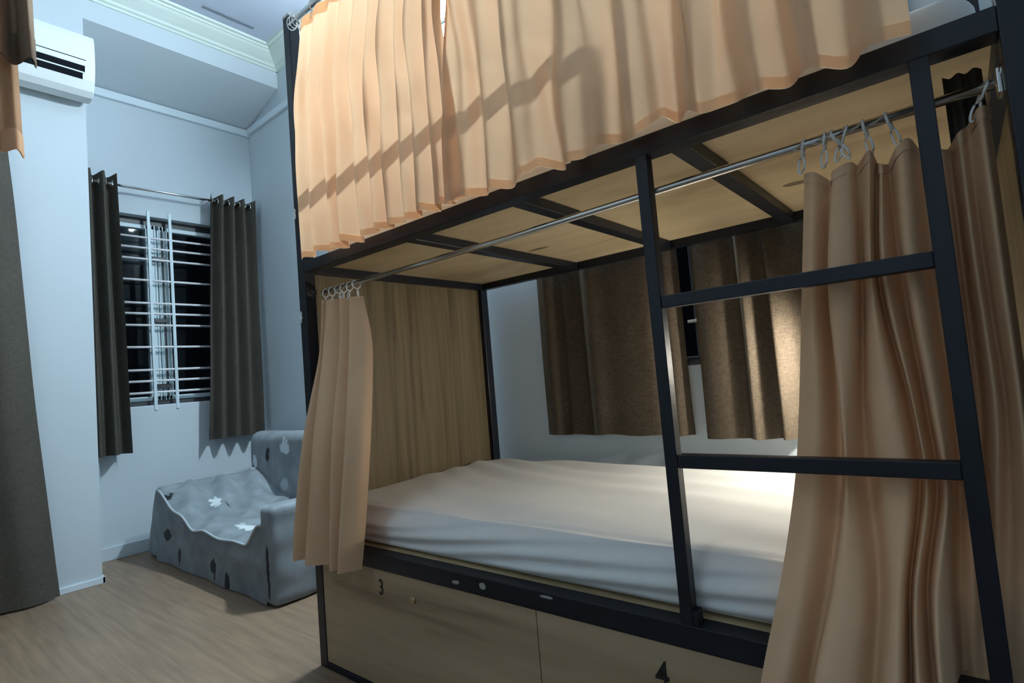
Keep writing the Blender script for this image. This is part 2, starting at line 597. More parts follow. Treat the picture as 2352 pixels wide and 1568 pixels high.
# window behind the bed -------------------------------------------------
w2 = bpy.data.objects.new('window_2', None); COL.objects.link(w2); w2.location = ((BX0 + BX1) / 2, YB, BZ0)
w2['kind'] = 'structure'
mb = MB()
mb.box(BX0, BX1, YB + 0.03, YB + 0.08, BZ0, BZ0 + 0.035, 0.003).box(BX0, BX1, YB + 0.03, YB + 0.08, BZ1 - 0.04, BZ1, 0.003)
for a in (BX0, BX1 - 0.04, 1.075):
    mb.box(a, a + 0.04, YB + 0.03, YB + 0.08, BZ0, BZ1, 0.003)
mb.build('window_frame', M['dark_frame'], w2)
MB().box(BX0 + 0.03, BX1 - 0.03, YB + 0.052, YB + 0.057, BZ0 + 0.03, BZ1 - 0.03).build('pane', M['glass'], w2)
MB().box(1.052, 1.12, YB + 0.012, YB + 0.03, 1.14, 1.152, 0.002).build('handle', M['bar'], w2)
MB().box(BX0, BX1, YB + 0.002, YB + 0.03, BZ0, BZ0 + 0.018).build('window_sill', M['dark_frame'], w2)

# ------------------------------------------------------------------ bunk bed
bed = thing('bunk_bed', 'black steel two-tier bunk bed with wooden numbered drawers along the back wall', 'bunk bed')
P = M['steel']
for (x, y, top) in ((0, 0, 2.44), (L - PW, 0, 2.44), (0, YO - PW, 2.44), (L - PW, YO - PW, 2.44)):
    mb = MB().box(x, x + PW, y, y + PW, 0, top, 0.003)
    p = mb.build('post', P, bed)
    MB().box(x - 0.002, x + PW + 0.002, y - 0.002, y + PW + 0.002, top, top + 0.012, 0.004).build('post_cap', M['white'], p)
# rails of both tiers
for (z0, z1) in ((ZU0, ZU1), (ZL0, ZL1)):
    MB().box(PW, L - PW, 0.0, 0.048, z0, z1, 0.002).build('front_rail', P, bed)
    MB().box(PW, L - PW, YI, YO, z0, z1, 0.002).build('rear_rail', P, bed)
    MB().box(0.004, 0.047, PW, YO - PW, z0, z1, 0.002).build('end_rail', P, bed)
    MB().box(L - 0.047, L - 0.004, PW, YO - PW, z0, z1, 0.002).build('end_rail', P, bed)
for x in (0.582, 1.02, 1.468):
    MB().box(x, x + 0.042, 0.048, YI, ZU0, 1.4645, 0.002).build('cross_bar', P, bed)
    MB().box(x, x + 0.042, 0.048, YI, ZL0, 0.43, 0.002).build('cross_bar', P, bed)
# floor frame under the drawers
MB().box(0.045, L - PW, 0.0, 0.03, 0.0, 0.022, 0.002).build('floor_rail', P, bed)
MB().box(0.045, L - PW, YI, YO, 0.0, 0.03, 0.002).build('floor_rail', P, bed)
# upper guard rail, just behind the upper curtain
MB().box(PW, 1.262, 0.006, 0.030, 1.748, 1.774, 0.002).box(1.238, 1.262, 0.006, 0.030, ZU1, 1.742, 0.002).build('guard_rail', P, bed)
MB().box(PW, L - PW, YI + 0.005, YI + 0.03, 1.73, 1.76, 0.002).build('guard_rail', P, bed)
# boards
MB().box(0.047, L - 0.047, 0.048, YI, 1.4655, 1.478).build('bed_board', M['ply'], bed)
MB().box(0.047, L - 0.047, 0.048, YI, 0.430, 0.4475).build('bed_board', M['ply'], bed)
for x in (0.008, L - 0.02):
    MB().box(x, x + 0.012, PW, YO - PW, ZL1, ZU0).build('end_panel', M['endwood'], bed)
# ladder, standing on the lower front rail
for x in (1.403, 1.889):
    MB().box(x, x + 0.027, 0.001, 0.030, ZL1 - 0.002, ZU0 + 0.002, 0.002).build('ladder_rail', P, bed)
for z0, z1 in ((1.100, 1.1265), (0.766, 0.794)):
    MB().box(1.430, 1.889, 0.003, 0.028, z0, z1, 0.002).build('ladder_rung', P, bed)
MB().box(1.43, 1.441, 0.002, 0.03, ZL1, ZL1 + 0.03, 0.001).build('weld_tab', P, bed)
# storage drawers
d3 = MB().box(0.024, 1.018, 0.004, 0.022, 0.024, 0.397, 0.001).build('drawer_front', M['drawer'], bed)
d4 = MB().box(1.0205, L - 0.024, 0.004, 0.022, 0.024, 0.397, 0.001).build('drawer_front', M['drawer'], bed)
text_part('drawer_number', '3', 0.070, M['black_ink'], d3, (0.388, 0.0032, 0.341), (math.pi / 2, 0, 0), 0.72)
text_part('drawer_number', '4', 0.082, M['black_ink'], d4, (1.349, 0.0032, 0.327), (math.pi / 2, 0, 0), 0.80)
for d, x, z in ((d3, 0.546, 0.334), (d4, 1.54, 0.334)):
    mb = MB().tube([(x, 0.005, z), (x, -0.004, z)], [0.010, 0.009], 16)
    mb.box(x - 0.0015, x + 0.0015, -0.006, -0.003, z - 0.006, z + 0.006)
    mb.build('lock', M['brass'], d)
# scraped paint on the lower front rail
for x, z, w, h in ((0.741, 0.420, 0.016, 0.006), (0.844, 0.427, 0.013, 0.010), (1.06, 0.438, 0.022, 0.004)):
    rnd = random.Random(int(x * 1000))
    bm_ = MB()
    pr = [(x + w * math.cos(t) * rnd.uniform(0.75, 1.1), z + h * math.sin(t) * rnd.uniform(0.75, 1.1)) for t in [2 * math.pi * k / 11 for k in range(11)]]
    bm_.prism([(a, b) for a, b in pr], 'y', -0.0008, 0.001) if False else None
    A = [bm_.bm.verts.new((a, -0.0008, b)) for a, b in pr]; B = [bm_.bm.verts.new((a, 0.001, b)) for a, b in pr]
    bm_.bm.faces.new(A); bm_.bm.faces.new(B[::-1])
    for k in range(11):
        bm_.bm.faces.new((A[k], A[(k + 1) % 11], B[(k + 1) % 11], B[k]))
    bm_.build('paint_chip', M['chip'], bed)
# berth numbers on the front left post
text_part('berth_number', '3', 0.060, M['white'], bed, (0.006, -0.002, 1.663), (math.pi / 2, 0, 0), 0.75, 0.0015)
text_part('berth_number', '4', 0.060, M['white'], bed, (0.008, -0.002, 1.267), (math.pi / 2, 0, 0), 0.75, 0.0015)
# curtain rods with their end brackets
mb = MB().tube([(0.05, 0.072, 1.362), (1.0, 0.072, 1.364), (1.99, 0.072, 1.382)], 0.0085, 14)
mb.build('curtain_rod', M['chrome'], bed)
mb = MB().tube([(1.985, 0.072, 1.382), (2.0, 0.062, 1.386), (2.004, 0.045, 1.398)], 0.006, 8)
mb.box(1.994, 2.0, 0.05, 0.085, 1.36, 1.40, 0.001)
mb.build('rod_bracket', M['chrome'], bed)
MB().tube([(PW, 0.004, 2.40), (L - PW, 0.004, 2.40)], 0.0085, 12).build('curtain_rod', M['chrome'], bed)
# wire loop tying the rod to the post top
mb = MB()
for a in (0, 1, 2):
    mb.tube([(0.06 + 0.018 * a + 0.012 * math.sin(t), 0.004 + 0.02 * math.cos(t), 2.40 + 0.022 * math.sin(t)) for t in [2 * math.pi * k / 12 for k in range(13)]], 0.0018, 6, False)
mb.build('rod_tie', M['plastic'], bed)


# ------------------------------------------------------------------ mattresses
def rbox(x0, x1, y0, y1, z0, z1, r, nx, ny, nz):
    c = np.array([(x0 + x1) / 2, (y0 + y1) / 2, (z0 + z1) / 2]); h = np.array([(x1 - x0) / 2, (y1 - y0) / 2, (z1 - z0) / 2])
    bm = bmesh.new(); vd = {}
    n = (nx, ny, nz)

    def vert(i, j, k):
        if (i, j, k) in vd:
            return vd[(i, j, k)]
        p = np.array([(2 * i / nx - 1), (2 * j / ny - 1), (2 * k / nz - 1)]) * h
        q = np.clip(p, -(h - r), h - r); dd = p - q
        l = np.linalg.norm(dd)
        if l > 1e-9:
            p = q + dd / l * min(l if l < r else r, r)
            if l < r * 0.999:
                p = q + dd
        v = bm.verts.new(p + c); vd[(i, j, k)] = v
        return v
    for (a, b, cc) in ((0, 1, 2), (1, 2, 0), (0, 2, 1)):
        for side in (0, n[cc]):
            for i in range(n[a]):
                for j in range(n[b]):
                    q = []
                    for (di, dj) in ((0, 0), (1, 0), (1, 1), (0, 1)):
                        t = [0, 0, 0]; t[a] = i + di; t[b] = j + dj; t[cc] = side
                        q.append(vert(*t))
                    f = bm.faces.new(q); f.smooth = True
    bmesh.ops.recalc_face_normals(bm, faces=bm.faces)
    return bm


def sstep(a, b, t):
    t = np.clip((t - a) / (b - a), 0, 1)
    return t * t * (3 - 2 * t)


def wrinkles(bm, fn):
    for v in bm.verts:
        d = fn(v.co.x, v.co.y, v.co.z)
        v.co += Vector(d)


def bm_obj(bm, name, mat, parent=None):
    me = bpy.data.meshes.new(name); bm.to_mesh(me); bm.free()
    o = link(name, me, mat)
    if parent is not None:
        keep_world(o, parent)
    return o


def sheet_fn(x, y, z):
    front = float(sstep(0.30, 0.05, y)) * float(sstep(0.452, 0.48, z))
    w = 0.0
    # long lengthwise folds sagging along the front side
    zz = z + 0.018 * math.sin(2.1 * x + 0.6) + 0.010 * math.sin(5.3 * x)
    w += 0.009 * math.sin(70 * zz + 1.5 * x) * (0.6 + 0.4 * math.sin(2.7 * x + 1))
    w += 0.004 * math.sin(150 * zz - 7 * x + 2 * math.sin(3 * x))
    # taut diagonal pulls at the left corner
    k = float(sstep(0.22, 0.05, x))
    w += k * 0.006 * math.sin(150 * (z * 0.8 + x))
    top = float(sstep(0.575, 0.586, z))
    dz = 0.0035 * math.sin(9 * x + 14 * y) * math.sin(5 * y - 3 * x) * top
    dz += 0.0045 * math.sin(38 * (x * 0.35 + y) + 3 * math.sin(3 * x)) * top * float(sstep(0.35, 0.9, y) + 0.25)
    dz -= top * 0.010 * float(sstep(0.25, 0.08, y))
    bulge = 0.020 * float(sstep(1.86, 1.70, x)) * float(sstep(0.2, 0.06, y)) * float(sstep(0.57, 0.50, z))
    return (0, -w * front * float(sstep(1.93, 1.80, x)) - bulge, dz)


bm = rbox(0.024, L - 0.024, 0.064, 0.972, 0.4485, 0.590, 0.045, 150, 70, 26)
wrinkles(bm, sheet_fn)
m1 = bm_obj(bm, 'mattress', M['sheet'])
tag(m1, 'mattress with a creased cream fitted sheet on the lower bunk', 'mattress')
bm = rbox(0.06, L - 0.06, 0.07, 0.96, 1.479, 1.565, 0.04, 40, 20, 6)
m2 = bm_obj(bm, 'mattress', M['sheet'])
tag(m2, 'mattress on the upper bunk, hidden behind the hanging curtains', 'mattress')

# ------------------------------------------------------------------ upper bunk curtains


def hang(creases, zt, zb, yt, ym, amp, seed, hemz=0.0, nrow=6, lean=0.0):
    """control rows from crease/ridge x positions: alternate ridge (front) and crease (rear)"""
    rnd = random.Random(seed)
    rows = []
    n = len(creases)
    hz = [rnd.uniform(-hemz, hemz) for _ in range(n)]
    aj = [rnd.uniform(0.55, 1.15) for _ in range(n)]
    xj = [[rnd.uniform(-0.012, 0.012) for _ in range(n)] for _ in range(nrow)]
    for k in range(nrow):
        t = k / (nrow - 1)
        row = []
        for i, (x, s) in enumerate(creases):
            a = amp * aj[i] * (0.25 + 0.75 * min(1, t * 3))
            yy = yt + (ym - yt) * min(1, t * 2.5) + s * a
            xx = x + lean * t + (xj[k][i] * min(1, t * 2) if 0 < i < n - 1 else 0)
            row.append((xx, yy, zt + (zb - zt) * t + hz[i] * t ** 3))
        rows.append(row)
    return rows


def folds_from(xs, x0, x1):
    """ridges between the given creases"""
    pts = [x0] + list(xs) + [x1]
    out = [(x0, -0.2)]
    for a, b in zip(pts, pts[1:]):
        w = b - a
        if w > 0.10:
            out += [(a + w * 0.25, -0.85), (a + w * 0.5, -0.55), (a + w * 0.78, -1.0)]
        else:
            out += [(a + w * 0.5, -1.0)]
        if b != x1:
            out.append((b, 1.0))
    out.append((x1, -0.2))
    return out


c1 = thing('bunk_curtain', 'gathered tan curtain over the left half of the upper bunk, glowing with light from behind', 'curtain', (0.5, -0.03, 1.45), 'bunk bed curtains')
rows = hang(folds_from([0.205, 0.30, 0.372, 0.452, 0.54, 0.612, 0.685, 0.75, 0.822, 0.885], 0.135, 0.922), 2.375, 1.460, 0.0, -0.050, 0.025, 3, 0.008)
for k, r in enumerate(rows):      # its free edge falls away at the top and leaves a slit
    r[-1] = ((0.89, 0.895, 0.905, 0.925, 0.942, 0.945)[k], r[-1][1], r[-1][2])
o, G = cloth('curtain_cloth', rows, M['tan'], c1, 6, 8, 0.003, 1)
hem_band('hem', G, len(G) - 2, len(G) - 1, 0.0012, M['tan_hem'], c1, (1,))
hem_band('header', G, 0, 2, 0.0012, M['tan_hem'], c1, (1,))
for k in range(9):
    add_ring(c1, 0.11 + 0.098 * k, 0.004, 2.402, 0.3 * math.sin(k * 2.2))
c2 = thing('bunk_curtain', 'wide flatter tan curtain over the right half of the upper bunk', 'curtain', (1.4, -0.04, 1.45), 'bunk bed curtains')
rows = hang(folds_from([1.00, 1.095, 1.235, 1.395, 1.525, 1.635, 1.715, 1.80], 0.895, 1.90), 2.375, 1.455, 0.0, -0.052, 0.020, 11, 0.010)
for k, r in enumerate(rows):
    r[0] = ((0.975, 0.968, 0.957, 0.928, 0.895, 0.885)[k], r[0][1], r[0][2]); r[1] = (max(r[1][0], r[0][0] + 0.012), r[1][1], r[1][2])
# the near edge is turned outwards over the neighbouring curtain
for r in rows:
    r[0] = (r[0][0], r[0][1] - 0.018, r[0][2]); r[1] = (r[1][0] - 0.012, r[1][1] - 0.012, r[1][2])
o, G = cloth('curtain_cloth', rows, M['tan'], c2, 6, 8, 0.003, 5)
hem_band('hem', G, len(G) - 2, len(G) - 1, 0.0012, M['tan_hem'], c2, (1,))
hem_band('header', G, 0, 2, 0.0012, M['tan_hem'], c2, (1,))
for k in range(10):
    add_ring(c2, 0.93 + 0.106 * k, 0.004, 2.402, 0.3 * math.sin(k * 1.7))

# ------------------------------------------------------------------ lower bunk curtains
# left bundle: x of each fold at five heights
zsL = [1.322, 1.296, 1.12, 0.83, 0.56, 0.412]
XLc = [[-0.002, 0.038, 0.068, 0.089, 0.127, 0.147, 0.175, 0.216, 0.238, 0.27, 0.294],
       [0.004, 0.04, 0.068, 0.089, 0.127, 0.150, 0.178, 0.216, 0.238, 0.272, 0.298],
       [0.055, 0.075, 0.087, 0.096, 0.135, 0.185, 0.204, 0.244, 0.262, 0.316, 0.338],
       [0.042, 0.083, 0.126, 0.143, 0.203, 0.235, 0.256, 0.307, 0.331, 0.38, 0.391],
       [0.018, 0.054, 0.111, 0.133, 0.173, 0.239, 0.264, 0.297, 0.319, 0.357, 0.373],
       [0.001, 0.034, 0.080, 0.110, 0.151, 0.235, 0.255, 0.287, 0.300, 0.324, 0.340]]
XLc[0][0] = XLc[1][0] = 0.05; XLc[0][1] = XLc[1][1] = 0.062; XLc[0][2] = XLc[1][2] = 0.075
yL = [0.072, 0.070, 0.050, -0.034, -0.066, -0.070]
aL = [0.011, 0.015, 0.028, 0.036, 0.038, 0.040]
sg = [0, -1, 1, -1, -0.8, 1, -1, 1, -1, -0.3, 0.6]
rows = [[(XLc[k][i] + (0, 0, 0.004, 0.018, 0.022, 0.022)[k], yL[k] + aL[k] * sg[i], zsL[k] - (0.012 * (i - 5) / 5 if k < 2 else 0)) for i in range(11)] for k in range(6)]
c3 = thing('bunk_curtain', 'tan curtain drawn into a narrow bundle at the left post of the lower bunk', 'curtain', (0.15, -0.05, 0.36), 'bunk bed curtains')
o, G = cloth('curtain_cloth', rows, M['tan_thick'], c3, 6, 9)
hem_band('header', G, 0, 8, 0.0013, M['tan_thick'], c3)
for k, x in enumerate((0.07, 0.11, 0.15, 0.185, 0.225, 0.262)):
    add_ring(c3, x, 0.072, 1.362, 0.35 * math.sin(k * 1.9 + 1))

# right bundle, behind the ladder, its bottom hanging out over the lower rail
XR_ = [[1.711, 1.729, 1.752, 1.76, 1.786, 1.796, 1.813, 1.82, 1.825, 1.833, 1.842, 1.858, 1.875, 1.89, 1.912, 1.926, 1.941, 1.954, 1.970, 1.982],
       [1.682, 1.705, 1.727, 1.733, 1.769, 1.779, 1.793, 1.801, 1.805, 1.819, 1.839, 1.85, 1.868, 1.883, 1.911, 1.924, 1.939, 1.951, 1.968, 1.982],
       [1.654, 1.69, 1.717, 1.729, 1.743, 1.757, 1.779, 1.811, 1.827, 1.836, 1.849, 1.86, 1.874, 1.888, 1.908, 1.921, 1.94, 1.953, 1.968, 1.980],
       [1.635, 1.674, 1.707, 1.723, 1.733, 1.753, 1.779, 1.816, 1.828, 1.84, 1.852, 1.863, 1.871, 1.882, 1.896, 1.909, 1.927, 1.943, 1.962, 1.975],
       [1.608, 1.648, 1.683, 1.699, 1.735, 1.757, 1.778, 1.793, 1.801, 1.811, 1.824, 1.836, 1.852, 1.865, 1.882, 1.896, 1.91, 1.925, 1.95, 1.964],
       [1.575, 1.616, 1.649, 1.664, 1.712, 1.74, 1.76, 1.78, 1.79, 1.804, 1.821, 1.832, 1.844, 1.857, 1.873, 1.886, 1.899, 1.914, 1.938, 1.952],
       [1.562, 1.604, 1.640, 1.655, 1.705, 1.735, 1.755, 1.775, 1.785, 1.800, 1.818, 1.830, 1.842, 1.855, 1.870, 1.884, 1.897, 1.912, 1.936, 1.950]]
zR = [1.325, 1.10, 0.88, 0.74, 0.58, 0.425, 0.355]
yR = [0.076, 0.080, 0.080, 0.066, 0.012, -0.052, -0.058]
sR = [0, -0.6, 1.2, -1.2, -0.9, 0.9, -0.8, -1.0, 1.1, -1.0, 1.2, -1.0, -0.9, 1.2, -1.0, 1.0, -1.1, 1.0, -1.0, 0.3]
aR = [0.014, 0.026, 0.028, 0.026, 0.026, 0.030, 0.030]
hemtop = [1.322, 1.318, 1.300, 1.308, 1.318, 1.316, 1.326, 1.328, 1.312, 1.300, 1.306, 1.322, 1.332, 1.312, 1.300, 1.304, 1.318, 1.334, 1.350, 1.352]
rows = []
for k in range(7):
    row = []
    for i in range(20):
        y = yR[k] + aR[k] * sR[i]
        z = hemtop[i] if k == 0 else zR[k]
        if i >= 12:                     # this side stays inside, behind the ladder
            t = min(1, (i - 11) / 2)
            yin = (0.076, 0.078, 0.076, 0.068, 0.054, 0.053, 0.053)[k] + (0.014, 0.024, 0.022, 0.018, 0.006, 0.003, 0.003)[k] * sR[i]
            y = y * (1 - t) + yin * t
            if k >= 4:
                z = max(z, (0, 0, 0, 0, 0.58, 0.49, 0.443)[k]) if t >= 1 else z
        row.append((XR_[k][i], y, z))
    rows.append(row)
c4 = thing('bunk_curtain', 'tan curtain bunched behind the ladder of the lower bunk and trailing over its rail', 'curtain', (1.75, 0.0, 0.36), 'bunk bed curtains')
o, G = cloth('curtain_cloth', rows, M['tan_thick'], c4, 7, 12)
hem_band('header', G, 0, 1, 0.0013, M['tan_thick'], c4)
for k, x in enumerate((1.716, 1.752, 1.768, 1.785, 1.815, 1.85, 1.979)):
    add_ring(c4, x, 0.072, 1.376 + (x - 1.7) * 0.018, 0.4 * math.sin(k * 2.3 + 0.5))


ec = thing('hanging_cloth', 'dark grey cloth hanging inside the right end of the lower bunk behind the tan curtain', 'cloth', (1.95, 0.16, 0.62))
rows = [[(1.930 + 0.0105 * i, 0.118 + 0.008 * (1 if i % 2 else -1), z) for i in range(6)] for z in (1.433, 1.2, 0.95, 0.62)]
o, G = cloth('cloth_panel', rows, M['grey'], ec, 5, 5)
hem_band('hem', G, len(G) - 2, len(G) - 1, 0.001, M['grey'], ec)


# ------------------------------------------------------------------ brown curtains of the window behind the bed
def wavy(n, a0, a1, seed, jitter=0.25):
    rnd = random.Random(seed)
    st = (a1 - a0) / (n - 1)
    return [(a0 + st * i + (rnd.uniform(-jitter, jitter) * st if 0 < i < n - 1 else 0), (-1 if i % 2 else 1) * rnd.uniform(0.6, 1.0)) for i in range(n)]


def xy_rows(pts, zt, zb, base, amp_t, amp_b, axis, nrow=4, spread=0.0, hemz=0.0, seed=0):
    rnd = random.Random(seed + 7)
    hz = [rnd.uniform(-hemz, hemz) for _ in pts]
    c = sum(p[0] for p in pts) / len(pts)
    rows = []
    for k in range(nrow):
        t = k / (nrow - 1)
        amp = amp_t + (amp_b - amp_t) * t
        row = []
        for i, (a, s) in enumerate(pts):
            aa = c + (a - c) * (1 + spread * t) + rnd.uniform(-0.004, 0.004) * t
            z = zt + (zb - zt) * t + (hz[i] if k == nrow - 1 else 0)
            row.append((aa, base + s * amp, z) if axis == 'x' else (base + s * amp, aa, z))
        rows.append(row)
    return rows


yk = YB - 0.033
c5 = thing('window_curtain', 'broad dark brown linen curtain behind the lower bunk, beside the left end panel', 'curtain', (0.7, yk, 0.69), 'brown window curtains behind the bed')
pts = [(0.345, 0.2), (0.40, -0.6), (0.46, 0.5), (0.50, -0.3), (0.565, 0.8), (0.62, -1.0), (0.70, -0.6), (0.80, -0.75), (0.90, -0.5), (0.945, 0.5), (0.99, -0.7), (1.03, 0.3), (1.052, -0.2)]
rows = xy_rows(pts, 2.15, 0.692, yk, 0.010, 0.020, 'x', 5, 0.02, 0.004, 2)
o, G = cloth('curtain_cloth', rows, M['brown'], c5, 5, 8)
hem_band('hem', G, len(G) - 2, len(G) - 1, 0.001, M['brown'], c5)
c6 = thing('window_curtain', 'dark brown linen curtain behind the ladder with two folds lit bright by a lamp', 'curtain', (1.4, yk, 0.68), 'brown window curtains behind the bed')
pts = [(1.116, -0.2), (1.16, -0.6), (1.22, -0.4), (1.262, 0.7), (1.282, -0.4), (1.300, -1.15), (1.345, 0.85), (1.372, 1.0), (1.392, -1.15), (1.438, 0.8), (1.48, 0.6),
       (1.53, -0.8), (1.58, 0.7), (1.63, -0.8), (1.69, 0.8), (1.74, -0.8), (1.79, 0.6), (1.83, -0.7), (1.88, 0.4)]
rows = xy_rows(pts, 2.15, 0.678, yk - 0.002, 0.012, 0.026, 'x', 5, 0.02, 0.003, 4)
o, G = cloth('curtain_cloth', rows, M['brown'], c6, 5, 8)
hem_band('hem', G, len(G) - 2, len(G) - 1, 0.001, M['brown'], c6)
cr_ = thing('curtain_rod', 'slim steel rod carrying the brown curtains behind the bunk bed', 'curtain rod', (1.1, yk, 2.14))
MB().tube([(0.25, yk, 2.14), (1.95, yk, 2.14)], 0.009, 10).build('rod', M['chrome'], cr_)
for a in (0.30, 1.91):
    MB().box(a, a + 0.02, yk - 0.01, YB, 2.13, 2.15).build('bracket', M['chrome'], cr_)

# ------------------------------------------------------------------ alcove window curtains and rod
xc = XW + 0.098
rod1 = thing('curtain_rod', 'thin chrome rod across the top of the alcove window', 'curtain rod', (xc, 0.5, 2.53))
MB().tube([(xc, -0.13, 2.515), (xc, 1.06, 2.535)], 0.010, 12).build('rod', M['chrome'], rod1)
for y in (0.105, 0.69):
    MB().box(XW, xc + 0.006, y - 0.005, y + 0.005, 2.510, 2.522).build('bracket', M['chrome'], rod1)


def grommet_curtain(lab, y0, y1, y0b, y1b, zt, zb, nf, amp, seed, base=xc, mat=M['grey'], grom=True, grp='charcoal grommet curtains at the alcove window'):
    t_ = thing('window_curtain', lab, 'curtain', (base, (y0 + y1) / 2, zb), grp)
    n = nf * 2 + 1
    rnd = random.Random(seed)
    rows = []
    for k in range(5):
        t = k / 4
        row = []
        for i in range(n):
            q = i / (n - 1)
            a = (y0 + (y1 - y0) * q) * (1 - t) + (y0b + (y1b - y0b) * q) * t
            s = -1 if i % 2 else 1
            row.append((base + s * amp * (1 - 0.15 * t) * rnd.uniform(0.85, 1.1), a, zt + (zb - zt) * t + (0.012 * (1 if s > 0 else -0.2) if k == 0 else 0)))
        rows.append(row)
    o, G = cloth('curtain_cloth', rows, mat, t_, 8, 5)
    hem_band('hem', G, len(G) - 2, len(G) - 1, 0.001, mat, t_)
    if grom:
        for i in range(n - 1):
            q = (i + 0.5) / (n - 1)
            y = y0 + (y1 - y0) * q
            zz = 2.515 + 0.02 * (y + 0.13) / 1.19
            pts = [(base + 0.021 * math.cos(a), y + 0.0, zz + 0.021 * math.sin(a)) for a in [2 * math.pi * k / 14 for k in range(15)]]
            MB().tube(pts, 0.004, 6, False).build('grommet', M['chrome'], t_)
    return t_


grommet_curtain('charcoal grommet curtain hanging left of the alcove window, next to the wall corner', -0.135, 0.095, -0.135, 0.125, 2.575, 0.685, 3, 0.050, 3)
grommet_curtain('charcoal grommet curtain hanging right of the alcove window, above the sofa', 0.70, 1.035, 0.605, 1.02, 2.565, 0.70, 4, 0.056, 5)

# long curtain on the left wall
dc = XL + 0.085
rod2 = thing('curtain_rod', 'curtain rod with a round chrome finial on the left wall under the air conditioner', 'curtain rod', (dc, -1.0, 2.65))
mb = MB().tube([(dc, -2.2, 2.65), (dc, -0.50, 2.655)], 0.011, 12)
mb.build('rod', M['chrome'], rod2)
MB().tube([(dc, -0.505 + t, 2.655) for t in (0, 0.004, 0.012, 0.02, 0.026, 0.03)], [0.012, 0.02, 0.024, 0.022, 0.014, 0.004], 14).build('finial', M['chrome'], rod2)
MB().box(XL, dc + 0.004, -0.53, -0.518, 2.63, 2.66).build('bracket', M['white'], rod2)
t_ = thing('door_curtain', 'long charcoal curtain on the left wall reaching down to the floor', 'curtain', (dc, -1.2, 0.012))
rows = []
ny = 15
for k in range(6):
    t = k / 5
    ye = [-0.54, -0.50, -0.47, -0.44, -0.40, -0.36][k]
    row = []
    for i in range(ny):
        q = i / (ny - 1)
        a = -2.1 * (1 - q) + ye * q
        row.append((dc + 0.02 * math.sin(i * 2.6) * (0.6 + 0.6 * t) + (0.012 if i % 2 else 0), a, 2.62 + (0.012 - 2.62) * t))
    rows.append(row)
o, G = cloth('curtain_cloth', rows, M['grey'], t_, 5, 5)
hem_band('hem', G, len(G) - 2, len(G) - 1, 0.001, M['grey'], t_)

# ------------------------------------------------------------------ air conditioner
ac = thing('air_conditioner', 'white wall-mounted air conditioner with open louvres above the left curtain', 'air conditioner', (XL, -0.56, 2.82))
y0, y1 = -0.98, -0.150
prof = [(XL + 0.002, 2.915), (XL + 0.03, 2.83), (XL + 0.06, 2.815), (XL + 0.135, 2.818), (XL + 0.165, 2.845), (XL + 0.19, 2.90), (XL + 0.203, 2.98),
        (XL + 0.205, 3.06), (XL + 0.200, 3.13), (XL + 0.188, 3.165), (XL + 0.16, 3.178), (XL + 0.002, 3.178)]
mb = MB().prism(prof, 'y', y0, y1)
body = mb.build('casing', M['white'], ac)
bv = body.modifiers.new('bevel', 'BEVEL'); bv.width = 0.006; bv.segments = 2; bv.limit_method = 'ANGLE'; bv.angle_limit = 0.9
body.data.polygons.foreach_set('use_smooth', [False] * len(body.data.polygons))


def ac_strip(name, z0, z1, off, ya, yb, mat, th=0.004):
    def fx(z):
        return XL + np.interp(z, [2.818, 2.845, 2.90, 2.98, 3.06, 3.13], [0.135, 0.165, 0.19, 0.203, 0.205, 0.200])
    n = 5
    zz = [z0 + (z1 - z0) * i / n for i in range(n + 1)]
    pf = [(fx(z) + off, z) for z in zz] + [(fx(z) + off - th, z) for z in zz[::-1]]
    return MB().prism(pf, 'y', ya, yb).build(name, mat, ac)


ac_strip('seam', 3.004, 3.009, 0.002, -0.94, -0.195, M['dark'])
ac_strip('louvre', 2.972, 3.003, 0.003, -0.94, -0.197, M['white'])
ac_strip('air_slot', 2.936, 2.972, 0.002, -0.94, -0.200, M['dark'])
ac_strip('louvre', 2.930, 2.937, 0.004, -0.94, -0.203, M['white'])
ac_strip('air_slot', 2.896, 2.930, 0.002, -0.94, -0.210, M['dark'])
MB().box(XL + 0.002, XL + 0.028, -0.96, -0.17, 2.905, 2.925).build('wall_joint_shadow', M['dark_frame'], ac)  # dark strip standing in for the shadow where the casing meets the wall

# ------------------------------------------------------------------ sofa under its printed cover
S0, S1, SY0, SY1 = -2.245, -0.655, 0.185, 0.99


